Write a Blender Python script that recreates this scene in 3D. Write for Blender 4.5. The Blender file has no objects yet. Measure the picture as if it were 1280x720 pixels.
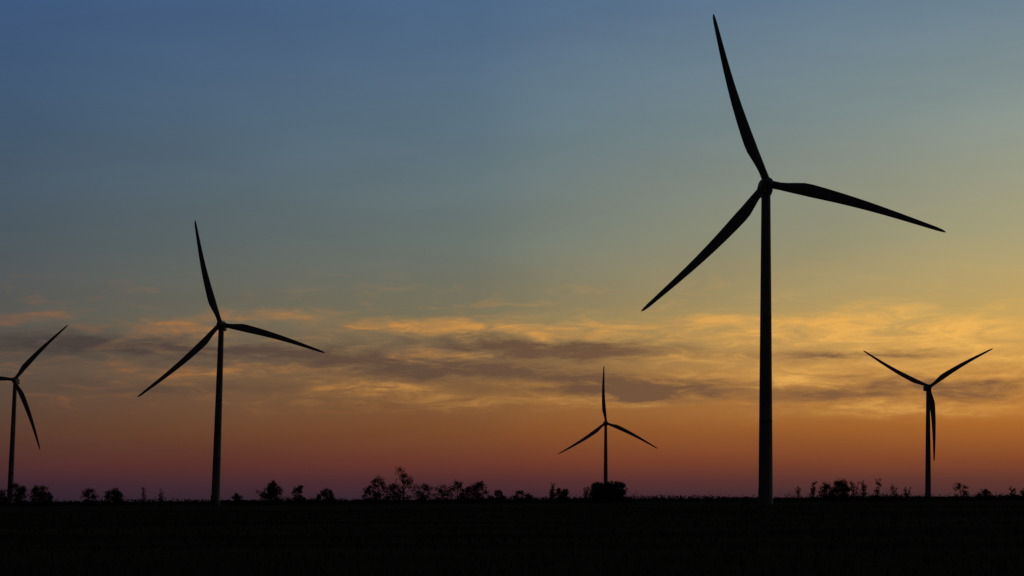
import bpy, bmesh, math, random
from mathutils import Matrix, Vector
scene = bpy.context.scene
scene.view_settings.view_transform = 'Standard'
scene.view_settings.look = 'None'
scene.view_settings.exposure = 0

def lin(c):
    out = []
    for v in c:
        v = v / 255.0
        out.append(v / 12.92 if v <= 0.04045 else ((v + 0.055) / 1.055) ** 2.4)
    return (out[0], out[1], out[2], 1.0)

# ------------------------------------------------------------------ world / sky
world = bpy.data.worlds.new("World")
scene.world = world
world.use_nodes = True
try:
    world.cycles.sampling_method = 'MANUAL'
    world.cycles.sample_map_resolution = 256
except Exception:
    pass
nt = world.node_tree
nt.nodes.clear()
N, L = nt.nodes, nt.links

def plug(sock, v):
    if isinstance(v, bpy.types.NodeSocket):
        L.new(v, sock)
    else:
        sock.default_value = v

def M(op, a, b=None, c=None, clamp=False):
    n = N.new('ShaderNodeMath'); n.operation = op; n.use_clamp = clamp
    plug(n.inputs[0], a)
    if b is not None: plug(n.inputs[1], b)
    if c is not None: plug(n.inputs[2], c)
    return n.outputs[0]

def MR(v, a, b, c=0.0, d=1.0, smooth=False):
    n = N.new('ShaderNodeMapRange')
    n.interpolation_type = 'SMOOTHSTEP' if smooth else 'LINEAR'
    n.clamp = True
    plug(n.inputs[0], v)
    for i, x in enumerate((a, b, c, d)): n.inputs[i + 1].default_value = x
    return n.outputs[0]

def MIX(f, a, b, mode='MIX'):
    n = N.new('ShaderNodeMix'); n.data_type = 'RGBA'; n.blend_type = mode
    plug(n.inputs[0], f); plug(n.inputs[6], a); plug(n.inputs[7], b)
    return n.outputs[2]

def COMB(x, y, z=0.0):
    n = N.new('ShaderNodeCombineXYZ')
    plug(n.inputs[0], x); plug(n.inputs[1], y); plug(n.inputs[2], z)
    return n.outputs[0]

def NOISE(vec, scale, detail=4, rough=0.5, dist=0.0, out='Fac'):
    n = N.new('ShaderNodeTexNoise')
    L.new(vec, n.inputs['Vector'])
    n.inputs['Scale'].default_value = scale
    n.inputs['Detail'].default_value = detail
    n.inputs['Roughness'].default_value = rough
    n.inputs['Distortion'].default_value = dist
    return n.outputs[out]

tc = N.new('ShaderNodeTexCoord')
sep = N.new('ShaderNodeSeparateXYZ')
L.new(tc.outputs['Generated'], sep.inputs[0])
az = M('MULTIPLY', M('ARCTAN2', sep.outputs[0], sep.outputs[1]), 57.29578)
el = M('MULTIPLY', M('ARCSINE', sep.outputs[2]), 57.29578)

ELMAX = 40.0
elf = M('DIVIDE', el, ELMAX)
def RAMP(stops):
    n = N.new('ShaderNodeValToRGB')
    cr = n.color_ramp
    cr.elements[0].position = max(0, stops[0][0] / ELMAX); cr.elements[0].color = lin(stops[0][1])
    cr.elements[1].position = stops[-1][0] / ELMAX; cr.elements[1].color = lin(stops[-1][1])
    for e, c in stops[1:-1]:
        x = cr.elements.new(e / ELMAX); x.color = lin(c)
    L.new(elf, n.inputs[0])
    return n.outputs[0]

left = RAMP([(0, (44, 35, 48)), (0.5, (60, 39, 50)), (1.0, (80, 45, 47)), (1.9, (88, 59, 47)), (3.2, (88, 72, 62)),
             (5.0, (86, 85, 80)), (7.2, (75, 87, 95)), (10.5, (65, 88, 113)), (13.8, (59, 86, 125)), (22, (40, 60, 94)), (40, (18, 24, 42))])
cent = RAMP([(0, (54, 39, 50)), (0.5, (78, 43, 47)), (1.0, (106, 54, 43)), (1.9, (128, 77, 44)), (3.2, (136, 98, 59)),
             (5.0, (125, 115, 86)), (7.2, (108, 119, 112)), (10.5, (93, 116, 130)), (13.8, (78, 105, 137)), (22, (46, 68, 100)), (40, (18, 24, 42))])
right = RAMP([(0, (62, 44, 50)), (0.5, (92, 53, 48)), (1.0, (128, 70, 43)), (1.9, (168, 101, 44)), (3.2, (206, 144, 68)),
              (5.0, (200, 166, 96)), (7.2, (164, 157, 119)), (10.5, (134, 147, 141)), (13.8, (106, 130, 147)), (22, (56, 78, 106)), (40, (20, 26, 42))])
base = MIX(MR(az, -14, 1), left, cent)
base = MIX(MR(az, -1, 15), base, right)

# warped sky coordinates so cloud edges are ragged
nc = NOISE(COMB(M('MULTIPLY', az, 0.34), M('MULTIPLY', el, 1.5), 3.1), 1.0, 6, 0.66, out='Color')
sc = N.new('ShaderNodeSeparateColor'); L.new(nc, sc.inputs[0])
azw = M('MULTIPLY_ADD', M('SUBTRACT', sc.outputs[0], 0.5), 5.0, az)
elw = M('MULTIPLY_ADD', M('SUBTRACT', sc.outputs[1], 0.5), 1.2, el)

def blob(a0, e0, sa, se, amp, tilt=0.0):
    u = M('SUBTRACT', azw, a0)
    v = M('SUBTRACT', elw, e0)
    if tilt: v = M('MULTIPLY_ADD', u, -tilt, v)
    us = M('MULTIPLY', u, 1.0 / sa); vs = M('MULTIPLY', v, 1.0 / se)
    q = M('MULTIPLY_ADD', us, us, M('MULTIPLY', vs, vs))
    return M('MULTIPLY', M('EXPONENT', M('MULTIPLY', q, -1.0)), amp)

def total(lst):
    s = None
    for b in lst:
        m = blob(*b)
        s = m if s is None else M('ADD', s, m)
    return s

bright = total([
    (-9.25, 4.70, 0.9, 0.26, 0.95), (-4.0, 3.10, 1.7, 0.20, 1.2), (-1.5, 4.78, 2.8, 0.28, 0.85), (2.6, 4.65, 1.8, 0.24, 0.8),
    (-14.0, 5.0, 0.9, 0.16, 0.45), (-6.4, 5.1, 1.6, 0.2, 0.5), (7.8, 4.7, 3.4, 0.38, 0.85), (12.5, 4.5, 3.2, 0.44, 0.9),
    (8.0, 3.35, 3.0, 0.26, 0.8), (13.6, 3.7, 2.5, 0.25, 0.8), (5.6, 3.9, 1.6, 0.18, 0.6), (10.5, 2.4, 3.0, 0.18, 0.45),
    (-7.5, 3.65, 3.0, 0.12, 0.6), (1.0, 2.75, 3.5, 0.12, 0.45), (-3.0, 3.95, 2.2, 0.10, 0.6)])
dark = total([
    (0.8, 4.17, 3.8, 0.26, 1.4, -0.03), (0.0, 3.48, 5.6, 0.29, 1.45, -0.06), (-7.0, 4.1, 4.2, 0.20, 1.1, -0.03),
    (-12.0, 4.2, 4.0, 0.34, 0.95, -0.02), (3.8, 3.02, 2.2, 0.24, 1.25), (12.3, 3.0, 3.0, 0.34, 1.15), (9.3, 3.95, 2.4, 0.15, 1.0),
    (-10.0, 3.15, 3.5, 0.18, 0.6), (8.6, 2.75, 2.6, 0.18, 0.7)])
fine = NOISE(COMB(M('MULTIPLY', az, 0.62), M('MULTIPLY', el, 3.0), 8.0), 1.0, 7, 0.66, 0.7)
fine_c = MR(fine, 0.34, 0.62, 0.1, 1.25)
band = M('MULTIPLY', MR(el, 2.0, 3.0, 0, 1, True), MR(el, 7.0, 4.9, 0, 1, True))
streak = M('MULTIPLY', MR(fine, 0.50, 0.68, 0, 1, True), band)
bm_ = M('ADD', M('MULTIPLY', bright, fine_c), M('MULTIPLY', streak, 0.22), clamp=True)
dm_ = M('MULTIPLY', M('MULTIPLY', dark, MR(fine, 0.64, 0.36, 0.45, 1.15), clamp=True), 0.92)
gold = MIX(MR(az, -12, 12), lin((160, 99, 54)), lin((236, 178, 90)))
gloom = MIX(MR(az, -12, 14), lin((68, 58, 57)), lin((122, 87, 60)))
col = MIX(bm_, base, gold)
col = MIX(dm_, col, gloom)
veil = NOISE(COMB(M('MULTIPLY', az, 0.09), M('MULTIPLY', el, 0.42), 1.0), 1.0, 3, 0.6, 0.3)
vg = MR(veil, 0.3, 0.7, 0.94, 1.06)
col = MIX(1.0, col, COMB(vg, vg, vg), 'MULTIPLY')
# the twilight arch dies away towards the eastern half of the sky
absaz = M('ABSOLUTE', M('SUBTRACT', az, 18.0))
east = MR(absaz, 32, 88, 0, 1, True)
col = MIX(east, col, lin((16, 16, 22)))

bg = N.new('ShaderNodeBackground'); L.new(col, bg.inputs[0]); bg.inputs[1].default_value = 1.0
sky = N.new('ShaderNodeTexSky'); sky.sky_type = 'NISHITA'; sky.sun_disc = False
sky.sun_elevation = math.radians(0.5); sky.sun_rotation = math.radians(24)
bg2 = N.new('ShaderNodeBackground'); L.new(sky.outputs[0], bg2.inputs[0]); bg2.inputs[1].default_value = 0.003
addn = N.new('ShaderNodeAddShader'); L.new(bg.outputs[0], addn.inputs[0]); L.new(bg2.outputs[0], addn.inputs[1])
out = N.new('ShaderNodeOutputWorld'); L.new(addn.outputs[0], out.inputs[0])

# last glow of the sun, low in the west (right of view)
sd = bpy.data.lights.new("sun", 'SUN'); sd.energy = 0.04; sd.angle = math.radians(2.0); sd.color = (1.0, 0.55, 0.28)
so = bpy.data.objects.new("sun", sd); scene.collection.objects.link(so)
a, e = math.radians(24), math.radians(1.2)
so.rotation_euler = Vector((math.sin(a) * math.cos(e), math.cos(a) * math.cos(e), math.sin(e))).to_track_quat('Z', 'Y').to_euler()

# ------------------------------------------------------------------ materials
def material(name, c1, c2, rough, scale, bump=0.0, coord='Object', stretch=(1, 1, 1), detail=5, spec=0.25):
    m = bpy.data.materials.new(name); m.use_nodes = True
    t = m.node_tree; b = t.nodes['Principled BSDF']
    tcn = t.nodes.new('ShaderNodeTexCoord'); mp = t.nodes.new('ShaderNodeMapping'); mp.inputs['Scale'].default_value = stretch
    t.links.new(tcn.outputs[coord], mp.inputs[0])
    nz = t.nodes.new('ShaderNodeTexNoise'); nz.inputs['Scale'].default_value = scale; nz.inputs['Detail'].default_value = detail
    t.links.new(mp.outputs[0], nz.inputs['Vector'])
    r = t.nodes.new('ShaderNodeValToRGB')
    r.color_ramp.elements[0].position = 0.35; r.color_ramp.elements[1].position = 0.65
    r.color_ramp.elements[0].color = (*c1, 1); r.color_ramp.elements[1].color = (*c2, 1)
    t.links.new(nz.outputs['Fac'], r.inputs[0]); t.links.new(r.outputs[0], b.inputs['Base Color'])
    b.inputs['Roughness'].default_value = rough
    if bump:
        bp = t.nodes.new('ShaderNodeBump'); bp.inputs['Strength'].default_value = bump
        t.links.new(nz.outputs['Fac'], bp.inputs['Height']); t.links.new(bp.outputs[0], b.inputs['Normal'])
    b.inputs['Specular IOR Level'].default_value = spec
    return m

m_white = material("weathered_turbine_paint", (0.30, 0.29, 0.29), (0.40, 0.39, 0.38), 0.65, 0.35, stretch=(1, 1, 0.12), spec=0.1)
m_blade = material("blade_gelcoat", (0.28, 0.28, 0.29), (0.36, 0.36, 0.36), 0.6, 0.3, spec=0.1)
m_conc = material("foundation_concrete", (0.10, 0.095, 0.085), (0.17, 0.16, 0.145), 0.9, 2.0, 0.3)
m_steel = material("galvanised_steel", (0.18, 0.18, 0.19), (0.28, 0.28, 0.29), 0.5, 3.0)
m_green = material("transformer_paint", (0.05, 0.08, 0.05), (0.07, 0.10, 0.07), 0.5, 2.0)
m_bark = material("bark", (0.035, 0.026, 0.02), (0.07, 0.055, 0.04), 0.9, 4.0)
m_leaf = material("dusk_foliage", (0.04, 0.05, 0.02), (0.08, 0.095, 0.04), 0.8, 0.6, spec=0.1)
m_ground = material("field_soil_and_stubble", (0.060, 0.046, 0.026), (0.14, 0.11, 0.06), 1.0, 0.06, 0.3, stretch=(0.22, 1, 1), detail=10, spec=0.0)
m_grass = material("dry_grass", (0.05, 0.048, 0.022), (0.13, 0.11, 0.06), 0.9, 0.5, spec=0.0)

def obj_from_bm(name, bm, mats, parent=None, smooth=False):
    me = bpy.data.meshes.new(name)
    if smooth:
        for f in bm.faces: f.smooth = True
    bm.to_mesh(me); bm.free()
    for m in mats: me.materials.append(m)
    o = bpy.data.objects.new(name, me); scene.collection.objects.link(o)
    if parent: o.parent = parent
    return o

# ------------------------------------------------------------------ ground
def gh(x, y):
    h = 0.10 * math.sin(x * 0.11 + 1.3 * math.sin(y * 0.05)) * math.sin(y * 0.07 + 0.4)
    h += 0.25 * math.sin(x * 0.008 + 0.9) * math.sin(y * 0.006)
    return h * min(1.0, max(0.0, (y - 3) / 40.0))
bm = bmesh.new()
ys = [-12000, -3000, -600, -100, -30, -10]
y = 0.0
while y < 60: ys.append(y); y += 2.5
while y < 1200: ys.append(y); y *= 1.05
while y < 16000: ys.append(y); y *= 1.35
xs = []
x = 0.0
while x < 30: xs.append(x); x += 3
while x < 700: xs.append(x); x *= 1.13
while x < 14000: xs.append(x); x *= 1.5
xs = sorted([-v for v in xs if v > 0] + xs)
grid = [[bm.verts.new((xx, yy, gh(xx, yy) if abs(xx) < 900 and yy < 1300 else 0.0)) for xx in xs] for yy in ys]
for j in range(len(ys) - 1):
    for i in range(len(xs) - 1):
        bm.faces.new((grid[j][i], grid[j][i + 1], grid[j + 1][i + 1], grid[j + 1][i]))
obj_from_bm("ground", bm, [m_ground], smooth=True)

bm = bmesh.new()
rg = random.Random(11)
for k in range(14000):
    d = 22 + (rg.random() ** 1.4) * 330
    th = math.radians(rg.uniform(-19, 19))
    X, Y = d * math.sin(th), d * math.cos(th)
    z0 = gh(X, Y) - 0.03
    hgt = rg.uniform(0.10, 0.30); w = 0.012 + d * 0.00025
    for b in range(2):
        a = rg.uniform(0, math.pi); dx, dy = math.cos(a) * w, math.sin(a) * w
        lx, ly = rg.uniform(-.12, .12), rg.uniform(-.12, .12)
        ox, oy = rg.uniform(-.15, .15), rg.uniform(-.15, .15)
        v = [bm.verts.new((X + ox - dx, Y + oy - dy, z0)), bm.verts.new((X + ox + dx, Y + oy + dy, z0)),
             bm.verts.new((X + ox + lx, Y + oy + ly, z0 + hgt))]
        bm.faces.new(v)
obj_from_bm("field_grass", bm, [m_grass])

# ------------------------------------------------------------------ wind turbines
def ring(bm, c, r, n, ax=2):
    out = []
    for i in range(n):
        t = 2 * math.pi * i / n
        p = [math.cos(t) * r, math.sin(t) * r]
        co = [0, 0, 0]; k = 0
        for q in range(3):
            if q != ax: co[q] = p[k]; k += 1
        out.append(bm.verts.new(Vector(c) + Vector(co)))
    return out
def skin(bm, a, b):
    n = len(a)
    for i in range(n):
        bm.faces.new((a[i], a[(i + 1) % n], b[(i + 1) % n], b[i]))
def box(bm, c, s, bev=0.0, mat=0):
    r = bmesh.ops.create_cube(bm, size=1.0, matrix=Matrix.Translation(c) @ Matrix.Diagonal((*s, 1)))
    fs = set(f for v in r['verts'] for f in v.link_faces)
    for f in fs: f.material_index = mat
    if bev:
        es = list(set(e for v in r['verts'] for e in v.link_edges))
        bmesh.ops.bevel(bm, geom=es, offset=bev, segments=3, affect='EDGES')

def blade_mesh():
    bm = bmesh.new(); R = 46.0; n = 16; prev = None
    st = [1.2, 2.2, 3.4, 5, 7, 9, 11, 14, 18, 22, 26, 30, 34, 38, 41, 43.5, 45, 45.7, 46.0]
    def ip(tab, r):
        for (a, va), (b, vb) in zip(tab, tab[1:]):
            if r <= b: return va + (vb - va) * (r - a) / (b - a)
        return tab[-1][1]
    chord = [(1.2, 2.0), (3.4, 2.0), (5, 2.3), (7, 2.8), (9, 3.2), (11, 3.3), (14, 3.1), (22, 2.5), (30, 1.9), (38, 1.35), (43.5, 0.95), (45, 0.7), (45.7, 0.4), (46, 0.12)]
    thick = [(1.2, 1.0), (3.4, 0.95), (7, 0.55), (11, 0.33), (20, 0.24), (46, 0.16)]
    twist = [(1.2, 24), (9, 18), (20, 9), (34, 3), (46, 0)]
    for r in st:
        c, th, tw = ip(chord, r), ip(thick, r), math.radians(ip(twist, r))
        shape = min(1, max(0, (r - 2.5) / 6.0))
        sweep = -0.85 * math.sin(math.pi * min(1, r / R)) ** 1.2
        pre = -1.6 * (r / R) ** 2
        cur = []
        for i in range(n):
            t = 2 * math.pi * i / n
            s = math.cos(t); q = math.sin(t)
            cx = s * 0.5 * c; cy = q * 0.5 * c * th
            ax_ = (0.5 * s - 0.20) * c; ay = q * 0.5 * c * th * (0.45 + 0.55 * (s + 1) / 2) * 1.1
            px = cx + (ax_ - cx) * shape; py = cy + (ay - cy) * shape
            qx = px * math.cos(tw) - py * math.sin(tw); qy = px * math.sin(tw) + py * math.cos(tw)
            cur.append(bm.verts.new((qx + sweep, qy + pre, r)))
        if prev: skin(bm, prev, cur)
        else: bm.faces.new(cur)
        prev = cur
    bm.faces.new(prev)
    bmesh.ops.recalc_face_normals(bm, faces=bm.faces)
    for f in bm.faces: f.smooth = True
    me = bpy.data.meshes.new("blade"); bm.to_mesh(me); bm.free(); me.materials.append(m_blade)
    return me
BLADE = blade_mesh()

def turbine(bx, by, hx, hz, phase, yaw_deg, bs):
    root = bpy.data.objects.new("wind_turbine", None); scene.collection.objects.link(root)
    root.location = (bx, by, 0.0)
    root.rotation_euler = (0, math.atan((hx - bx) / hz), 0)
    root.empty_display_size = 5
    bm = bmesh.new(); n = 40; top = hz - 1.9
    prev = None
    prof = []
    def rad(z): return 1.80 + (1.15 - 1.80) * (max(z, 0) / top) ** 1.1
    levels = [-0.3, 0.0]
    for s in range(1, 13): levels.append(top * s / 12)
    for z in levels: prof.append((z, rad(z)))
    for fz in (top * 0.27, top * 0.6):
        prof += [(fz - 0.07, rad(fz)), (fz - 0.06, rad(fz) + 0.025), (fz + 0.06, rad(fz) + 0.025), (fz + 0.07, rad(fz))]
    prof.sort()
    for z, r in prof:
        cur = ring(bm, (0, 0, z), r, n)
        if prev: skin(bm, prev, cur)
        prev = cur
    bm.faces.new(prev)
    bmesh.ops.recalc_face_normals(bm, faces=bm.faces)
    obj_from_bm("tower", bm, [m_white], root, smooth=True)
    bm = bmesh.new()
    a0 = ring(bm, (0, 0, -0.4), 3.4, 32); a1 = ring(bm, (0, 0, 0.1), 2.9, 32); skin(bm, a0, a1); bm.faces.new(a1)
    obj_from_bm("foundation", bm, [m_conc], root)
    bm = bmesh.new()
    box(bm, (-1.82, -0.55, 3.0), (0.12, 0.9, 2.2), 0.03)
    obj_from_bm("door", bm, [m_steel], root)
    bm = bmesh.new()
    for i in range(8):
        box(bm, (-2.3 - (8 - i) * 0.28, -0.55, 0.25 + i * 0.2), (0.28, 1.0, 0.05))
    for sy in (-1.1, 0.0):
        box(bm, (-2.55, sy, 2.35), (0.9, 0.05, 0.05)); box(bm, (-3.0, sy, 1.8), (0.05, 0.05, 1.15)); box(bm, (-4.5, sy, 0.75), (0.05, 0.05, 1.1))
        bmesh.ops.create_cube(bm, size=1.0, matrix=Matrix.Translation((-3.75, sy, 1.8)) @ Matrix.Rotation(math.radians(-35.8), 4, 'Y') @ Matrix.Diagonal((1.85, 0.05, 0.05, 1)))
    box(bm, (-2.35, -0.55, 1.84), (1.1, 1.1, 0.06))
    obj_from_bm("entrance_steps", bm, [m_steel], root)
    head = bpy.data.objects.new("nacelle_pivot", None); scene.collection.objects.link(head); head.parent = root
    head.location = (0, 0, hz); head.rotation_euler = (math.radians(-4), 0, math.radians(yaw_deg))
    bm = bmesh.new()
    secs = [(-2.6, 1.25, 1.3, 0.0), (-1.9, 1.6, 1.65, 0.0), (0, 1.75, 1.8, 0.05), (3, 1.8, 1.85, 0.1), (6.5, 1.7, 1.65, 0.2), (7.4, 1.3, 1.2, 0.3)]
    prev = None
    for yy, w, h, dz in secs:
        cur = []
        for i in range(24):
            t = 2 * math.pi * i / 24; c_, s_ = math.cos(t), math.sin(t)
            cur.append(bm.verts.new((math.copysign(abs(c_) ** 0.45, c_) * w, yy, math.copysign(abs(s_) ** 0.45, s_) * h + dz)))
        if prev: skin(bm, prev, cur)
        else: bm.faces.new(cur)
        prev = cur
    bm.faces.new(prev)
    bmesh.ops.recalc_face_normals(bm, faces=bm.faces)
    obj_from_bm("nacelle", bm, [m_white], head, smooth=True)
    bm = bmesh.new()
    box(bm, (0.5, 6.2, 2.6), (0.08, 0.08, 1.5)); box(bm, (-0.5, 6.2, 2.5), (0.08, 0.08, 1.3)); box(bm, (0, 6.2, 3.1), (1.3, 0.07, 0.07))
    box(bm, (0, 5.0, 2.0), (1.6, 1.4, 0.5), 0.08)
    obj_from_bm("weather_mast", bm, [m_steel], head)
    bm = bmesh.new()
    prev = None
    for yy, r in [(-2.5, 1.4), (-3.0, 1.6), (-4.2, 1.62), (-5.0, 1.4), (-5.7, 1.0), (-6.1, 0.5), (-6.22, 0.15)]:
        cur = ring(bm, (0, yy, 0), r, 28, 1)
        if prev: skin(bm, prev, cur)
        else: bm.faces.new(cur)
        prev = cur
    bm.faces.new(prev)
    bmesh.ops.recalc_face_normals(bm, faces=bm.faces)
    obj_from_bm("rotor_hub", bm, [m_blade], head, smooth=True)
    for i, p in enumerate(phase):
        b = bpy.data.objects.new("blade_%d" % (i + 1), BLADE); scene.collection.objects.link(b); b.parent = head
        b.location = (0, -4.0, 0); b.rotation_euler = (0, math.radians(p), 0); b.scale = (1, 1, bs)
    return root

turbine(63.2, 516, 64.8, 80.4, (-17.2, 105.8, 223.6), -2, 1.0)
turbine(-124.9, 863, -123.0, 75.5, (-15.6, 104.6, 226.2), 2, 0.995)
turbine(74.5, 1661, 75.2, 62.4, (-1.7, 116.8, 236.5), 0, 1.01)
turbine(252.2, 1252, 254.0, 68.0, (-62.0, 58.2, 177.8), 0, 0.995)
turbine(-303.1, 1239, -301.1, 75.0, (42.0, 157.0, 280.0), 4, 0.995)

bm = bmesh.new()
box(bm, (0, 0, 1.0), (2.0, 1.8, 1.6), 0.06, 0); box(bm, (0, 0, 0.05), (3.0, 2.6, 0.2), 0.02, 1); box(bm, (0, -0.93, 1.0), (1.8, 0.05, 1.4), 0.0, 0)
box(bm, (-0.02, -0.97, 1.0), (0.05, 0.04, 1.3), 0.0, 1); box(bm, (0, 0, 1.86), (2.2, 2.0, 0.1), 0.02, 0)
t = obj_from_bm("transformer_cabinet", bm, [m_green, m_conc]); t.location = (57.5, 512, 0)

# ------------------------------------------------------------------ trees
def limb(bm, p, q, r0, r1, n=5):
    d = (q - p)
    if d.length < 1e-4: return
    R = d.to_track_quat('Z', 'Y').to_matrix()
    a, b = [], []
    for i in range(n):
        t = 2 * math.pi * i / n
        v = R @ Vector((math.cos(t), math.sin(t), 0))
        a.append(bm.verts.new(p + v * r0)); b.append(bm.verts.new(q + v * r1))
    skin(bm, a, b)

def bent_limb(bm, p, q, r0, r1, rg, sag=0.12):
    mid = (p + q) / 2 + Vector((rg.uniform(-1, 1), rg.uniform(-1, 1), rg.uniform(-.6, .3))) * (q - p).length * sag
    rm = (r0 + r1) / 2
    limb(bm, p, mid, r0, rm); limb(bm, mid, q, rm, r1)

def leaves(bm, c, rad, cnt, rg, size, flat=0.8):
    for _ in range(cnt):
        p = c + Vector((rg.gauss(0, 1), rg.gauss(0, 1), rg.gauss(0, flat))) * rad * 0.5
        if p.z < 0.1: p.z = 0.1 + rg.random() * .4
        s = size * rg.uniform(0.5, 1.3)
        a = Vector((rg.uniform(-1, 1), rg.uniform(-1, 1), rg.uniform(-1, 1))).normalized()
        b = a.orthogonal().normalized(); b = Matrix.Rotation(rg.uniform(0, 6.28), 3, a) @ b
        cc = a.cross(b)
        f = bm.faces.new([bm.verts.new(p + b * s), bm.verts.new(p + cc * s * 0.6), bm.verts.new(p - b * s), bm.verts.new(p - cc * s * 0.6)])
        f.material_index = 1

def leafy(bm, o, H, W, rg, low=0.12, full=1.0):
    """Rounded irregular crown: trunk, limbs reaching to clumps spread through an uneven volume."""
    lean = Vector((rg.uniform(-.08, .08) * H, 0, 0))
    fork = o + Vector((lean.x * .3, 0, H * rg.uniform(0.12, 0.2)))
    top = o + Vector((lean.x, 0, H * 0.86))
    limb(bm, o - Vector((0, 0, .2)), fork, H * 0.026 + .05, H * 0.020 + .03, 7)
    bent_limb(bm, fork, top, H * 0.018 + .03, 0.03, rg, 0.05)
    nl = rg.randint(8, 12)
    for k in range(nl):
        th = 2 * math.pi * (k * 0.382 + rg.uniform(-.1, .1))
        zf = 0.18 + 0.68 * (k / (nl - 1.0)) + rg.uniform(-.06, .06)
        wr = max(0.12, 1.0 - abs(zf - 0.42) * 1.25) * rg.uniform(0.55, 1.1)
        lc = o + Vector((lean.x * zf + math.cos(th) * W * 0.38 * wr, math.sin(th) * W * 0.32 * wr, H * min(zf, .88)))
        st = fork.lerp(top, max(0, min(0.8, (zf - 0.3))))
        bent_limb(bm, st, lc, H * 0.009 + .03, 0.03, rg)
        lr = min(W, H) * rg.uniform(0.12, 0.20)
        for c in range(int(7 * full) + 2):
            cp = lc + Vector((rg.gauss(0, .6), rg.gauss(0, .6), rg.gauss(0, .5))) * lr
            if cp.z > o.z + H * .98: cp.z = o.z + H * rg.uniform(.85, .97)
            cp.z = max(cp.z, o.z + H * low)
            limb(bm, lc, cp, 0.04, 0.015, 3)
            leaves(bm, cp, lr * 0.75, int(25 * full), rg, 0.26)

def bare(bm, o, H, W, rg, lv=5):
    """Nearly leafless: several upright stems with fine rising twigs."""
    for s in range(rg.randint(2, 4)):
        q = o + Vector((rg.uniform(-.5, .5) * W * 0.5, rg.uniform(-.5, .5) * W * 0.3, H * rg.uniform(0.7, 1.0)))
        b0 = o + Vector((rg.uniform(-.3, .3), rg.uniform(-.3, .3), -0.2))
        limb(bm, b0, q, 0.12, 0.03)
        for t in range(14):
            f = rg.uniform(0.25, 1.0); p = b0.lerp(q, f); ln = H * rg.uniform(0.10, 0.26) * (1.2 - f * .6)
            th = rg.uniform(0, 6.28)
            e1 = p + Vector((math.cos(th) * .55, math.sin(th) * .55, rg.uniform(.5, 1.0))) * ln
            limb(bm, p, e1, 0.05, 0.02, 3)
            for u in range(3):
                e2 = e1 + Vector((rg.uniform(-.5, .5), rg.uniform(-.5, .5), rg.uniform(.1, .8))) * ln * 0.5
                limb(bm, p.lerp(e1, rg.uniform(.4, 1)), e2, 0.03, 0.012, 3)
                leaves(bm, e2, 0.35, lv, rg, 0.13)
    leaves(bm, o + Vector((0, 0, H * .16)), W * 0.3, 60, rg, 0.25)

T = [
 ("deciduous_tree", -198, 790, 6.6, 8, 1.0), ("deciduous_tree", -192.0, 800, 8.8, 9, 1.2), ("deciduous_tree", -185.5, 805, 8.3, 8.5, 1.2), ("shrub", -179.5, 792, 5.6, 8, 1.0),
 ("deciduous_tree", -165, 800, 7.0, 7.0, 0.9), ("deciduous_tree", -155, 800, 6.8, 9.5, 1.1), ("bare_tree", -143.5, 800, 7.2, 5, 3), ("bare_tree", -138, 805, 6.6, 4, 3),
 ("shrub", -107.5, 800, 4.8, 4.5, 0.9), ("deciduous_tree", -94, 800, 9.2, 8.6, 1.5), ("deciduous_tree", -83.5, 800, 8.2, 5.5, 0.9),
 ("deciduous_tree", -72, 800, 6.2, 10, 1.1),
 ("deciduous_tree", -51.5, 800, 11.0, 8.5, 0.9), ("deciduous_tree", -42.0, 796, 14.4, 10, 0.9), ("deciduous_tree", -56, 806, 7.6, 7, 0.8), ("deciduous_tree", -46.5, 803, 8.0, 8, 0.8),
 ("deciduous_tree", -35.5, 800, 7.8, 8, 0.8), ("deciduous_tree", -28.5, 803, 7.4, 8.5, 0.7), ("deciduous_tree", -22, 800, 9.0, 9, 0.85),
 ("deciduous_tree", -13.8, 797, 9.4, 8, 0.95), ("deciduous_tree", -18, 807, 7.0, 8, 0.8), ("shrub", -6, 800, 5.2, 8, 0.9), ("shrub", 4, 800, 4.8, 9, 0.9),
 ("bare_tree", 15, 800, 7.8, 6, 6), ("deciduous_tree", 19, 804, 5.8, 9, 1.0), ("bare_tree", 28, 800, 6.0, 5, 5),
 ("bare_tree", 111, 800, 6.2, 6, 6), ("bare_tree", 117, 804, 7.2, 6, 12), ("deciduous_tree", 121.5, 800, 7.4, 8, 0.8),
 ("deciduous_tree", 127, 798, 8.8, 8.5, 1.3), ("bare_tree", 132.5, 801, 8.0, 6, 12), ("bare_tree", 137, 806, 7.6, 6, 8), ("bare_tree", 141.5, 800, 8.9, 3.0, 14),
 ("bare_tree", 149, 803, 6.2, 6, 6), ("bare_tree", 153, 800, 5.6, 5, 6),
 ("deciduous_tree", 174, 800, 7.4, 6.5, 0.6), ("shrub", 185, 806, 4.6, 8, 0.7), ("bare_tree", 194, 800, 5.2, 5, 6), ("shrub", 200, 800, 4.8, 6, 0.8),
 ("deciduous_tree", -214, 800, 7, 9, 1.0), ("deciduous_tree", -232, 810, 8, 8, 1.0), ("deciduous_tree", 222, 800, 7, 8, 0.8), ("deciduous_tree", 240, 800, 8, 8, 0.8),
]
for i, (nm, X, Y, H, W, dn) in enumerate(T):
    rg = random.Random(500 + i); bm = bmesh.new(); z = Vector((0, 0, 0))
    if nm == "bare_tree": bare(bm, z, H, W, rg, dn)
    elif nm == "shrub": leafy(bm, z, H, W, rg, 0.05, dn)
    else: leafy(bm, z, H, W, rg, 0.12, dn)
    o = obj_from_bm(nm, bm, [m_bark, m_leaf]); o.location = (X, Y, 0)

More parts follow.
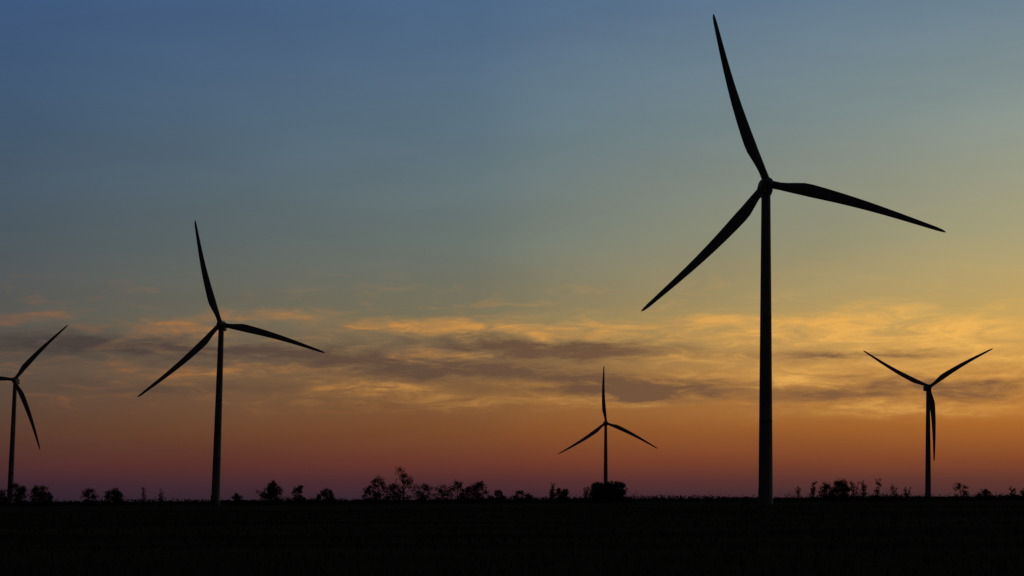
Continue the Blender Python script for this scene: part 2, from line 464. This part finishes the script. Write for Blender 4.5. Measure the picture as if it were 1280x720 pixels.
bm = bmesh.new(); rg = random.Random(5)
for i in range(9):
    leafy(bm, Vector((-5.6 + i * 1.4, rg.uniform(-2, 2), 0)), rg.uniform(7.4, 8.9), 5.0, rg, 0.05, 0.8)
for k in range(60):
    leaves(bm, Vector((rg.uniform(-6.0, 6.0), rg.uniform(-2, 2), rg.uniform(0.8, 6.6))), 2.0, 34, rg, 0.36)
o = obj_from_bm("shrub_thicket", bm, [m_bark, m_leaf]); o.location = (37.0, 800, 0)

# undergrowth that ties the tree groups together
bm = bmesh.new(); rg = random.Random(91)
for x0, x1, h0 in ((-203, -176, 3.6), (-168, -150, 3.0), (-60, -2, 3.6), (0, 9, 2.6), (12, 31, 3.0), (107, 155, 3.6), (168, 205, 2.6), (-110, -66, 2.4)):
    X = x0
    while X < x1:
        h = h0 * (0.75 + 0.35 * math.sin(X * 0.9) * math.sin(X * 0.37 + 1)) * rg.uniform(0.7, 1.15)
        leaves(bm, Vector((X, 801 + rg.uniform(-4, 4), h * 0.42)), h * 0.85, 60, rg, 0.28)
        X += rg.uniform(0.6, 1.4)
obj_from_bm("undergrowth", bm, [m_bark, m_leaf])

# low distant scrub along the field edge: one mass with gaps and humps
bm = bmesh.new(); rg = random.Random(77)
X = -330.0
while X < 330:
    g = math.sin(X * 0.05) + 0.7 * math.sin(X * 0.13 + 1) + 0.5 * math.sin(X * 0.31) + rg.uniform(-.5, .5)
    Y = 850 + rg.uniform(-25, 25)
    h = 1.7 + max(0, g) * 0.9 + rg.uniform(0, .4)
    leaves(bm, Vector((X, Y, h * 0.4)), h * 0.75, 40, rg, 0.30)
    if rg.random() < 0.06:
        p = Vector((X, Y, 0))
        for s in range(4):
            limb(bm, p, p + Vector((rg.uniform(-1, 1), 0, h * rg.uniform(1.0, 1.8))), 0.07, 0.02, 4)
    X += rg.uniform(0.5, 1.1)
obj_from_bm("distant_scrub", bm, [m_bark, m_leaf])
bm = bmesh.new(); rg = random.Random(78)
X = -1300.0
while X < 1300:
    h = 3.0 + 1.5 * (math.sin(X * 0.011) + math.sin(X * 0.027 + 2)) + rg.uniform(0, 1.0)
    leaves(bm, Vector((X, 2600 + rg.uniform(-40, 40), max(1, h) * 0.4)), max(1.5, h) * 0.9, 16, rg, 1.2, 0.6)
    X += 2.4
obj_from_bm("distant_treeline", bm, [m_bark, m_leaf])

# ------------------------------------------------------------------ camera
cd = bpy.data.cameras.new("camera"); cd.lens = 72.0; cd.sensor_width = 36.0; cd.clip_end = 60000; cd.clip_start = 0.1
co = bpy.data.objects.new("camera", cd); scene.collection.objects.link(co)
co.matrix_world = Matrix.Translation((0, 0, 1.7)) @ Matrix.Rotation(math.radians(90 + 5.888), 4, 'X') @ Matrix.Rotation(-0.0062, 4, 'Z')
scene.camera = co
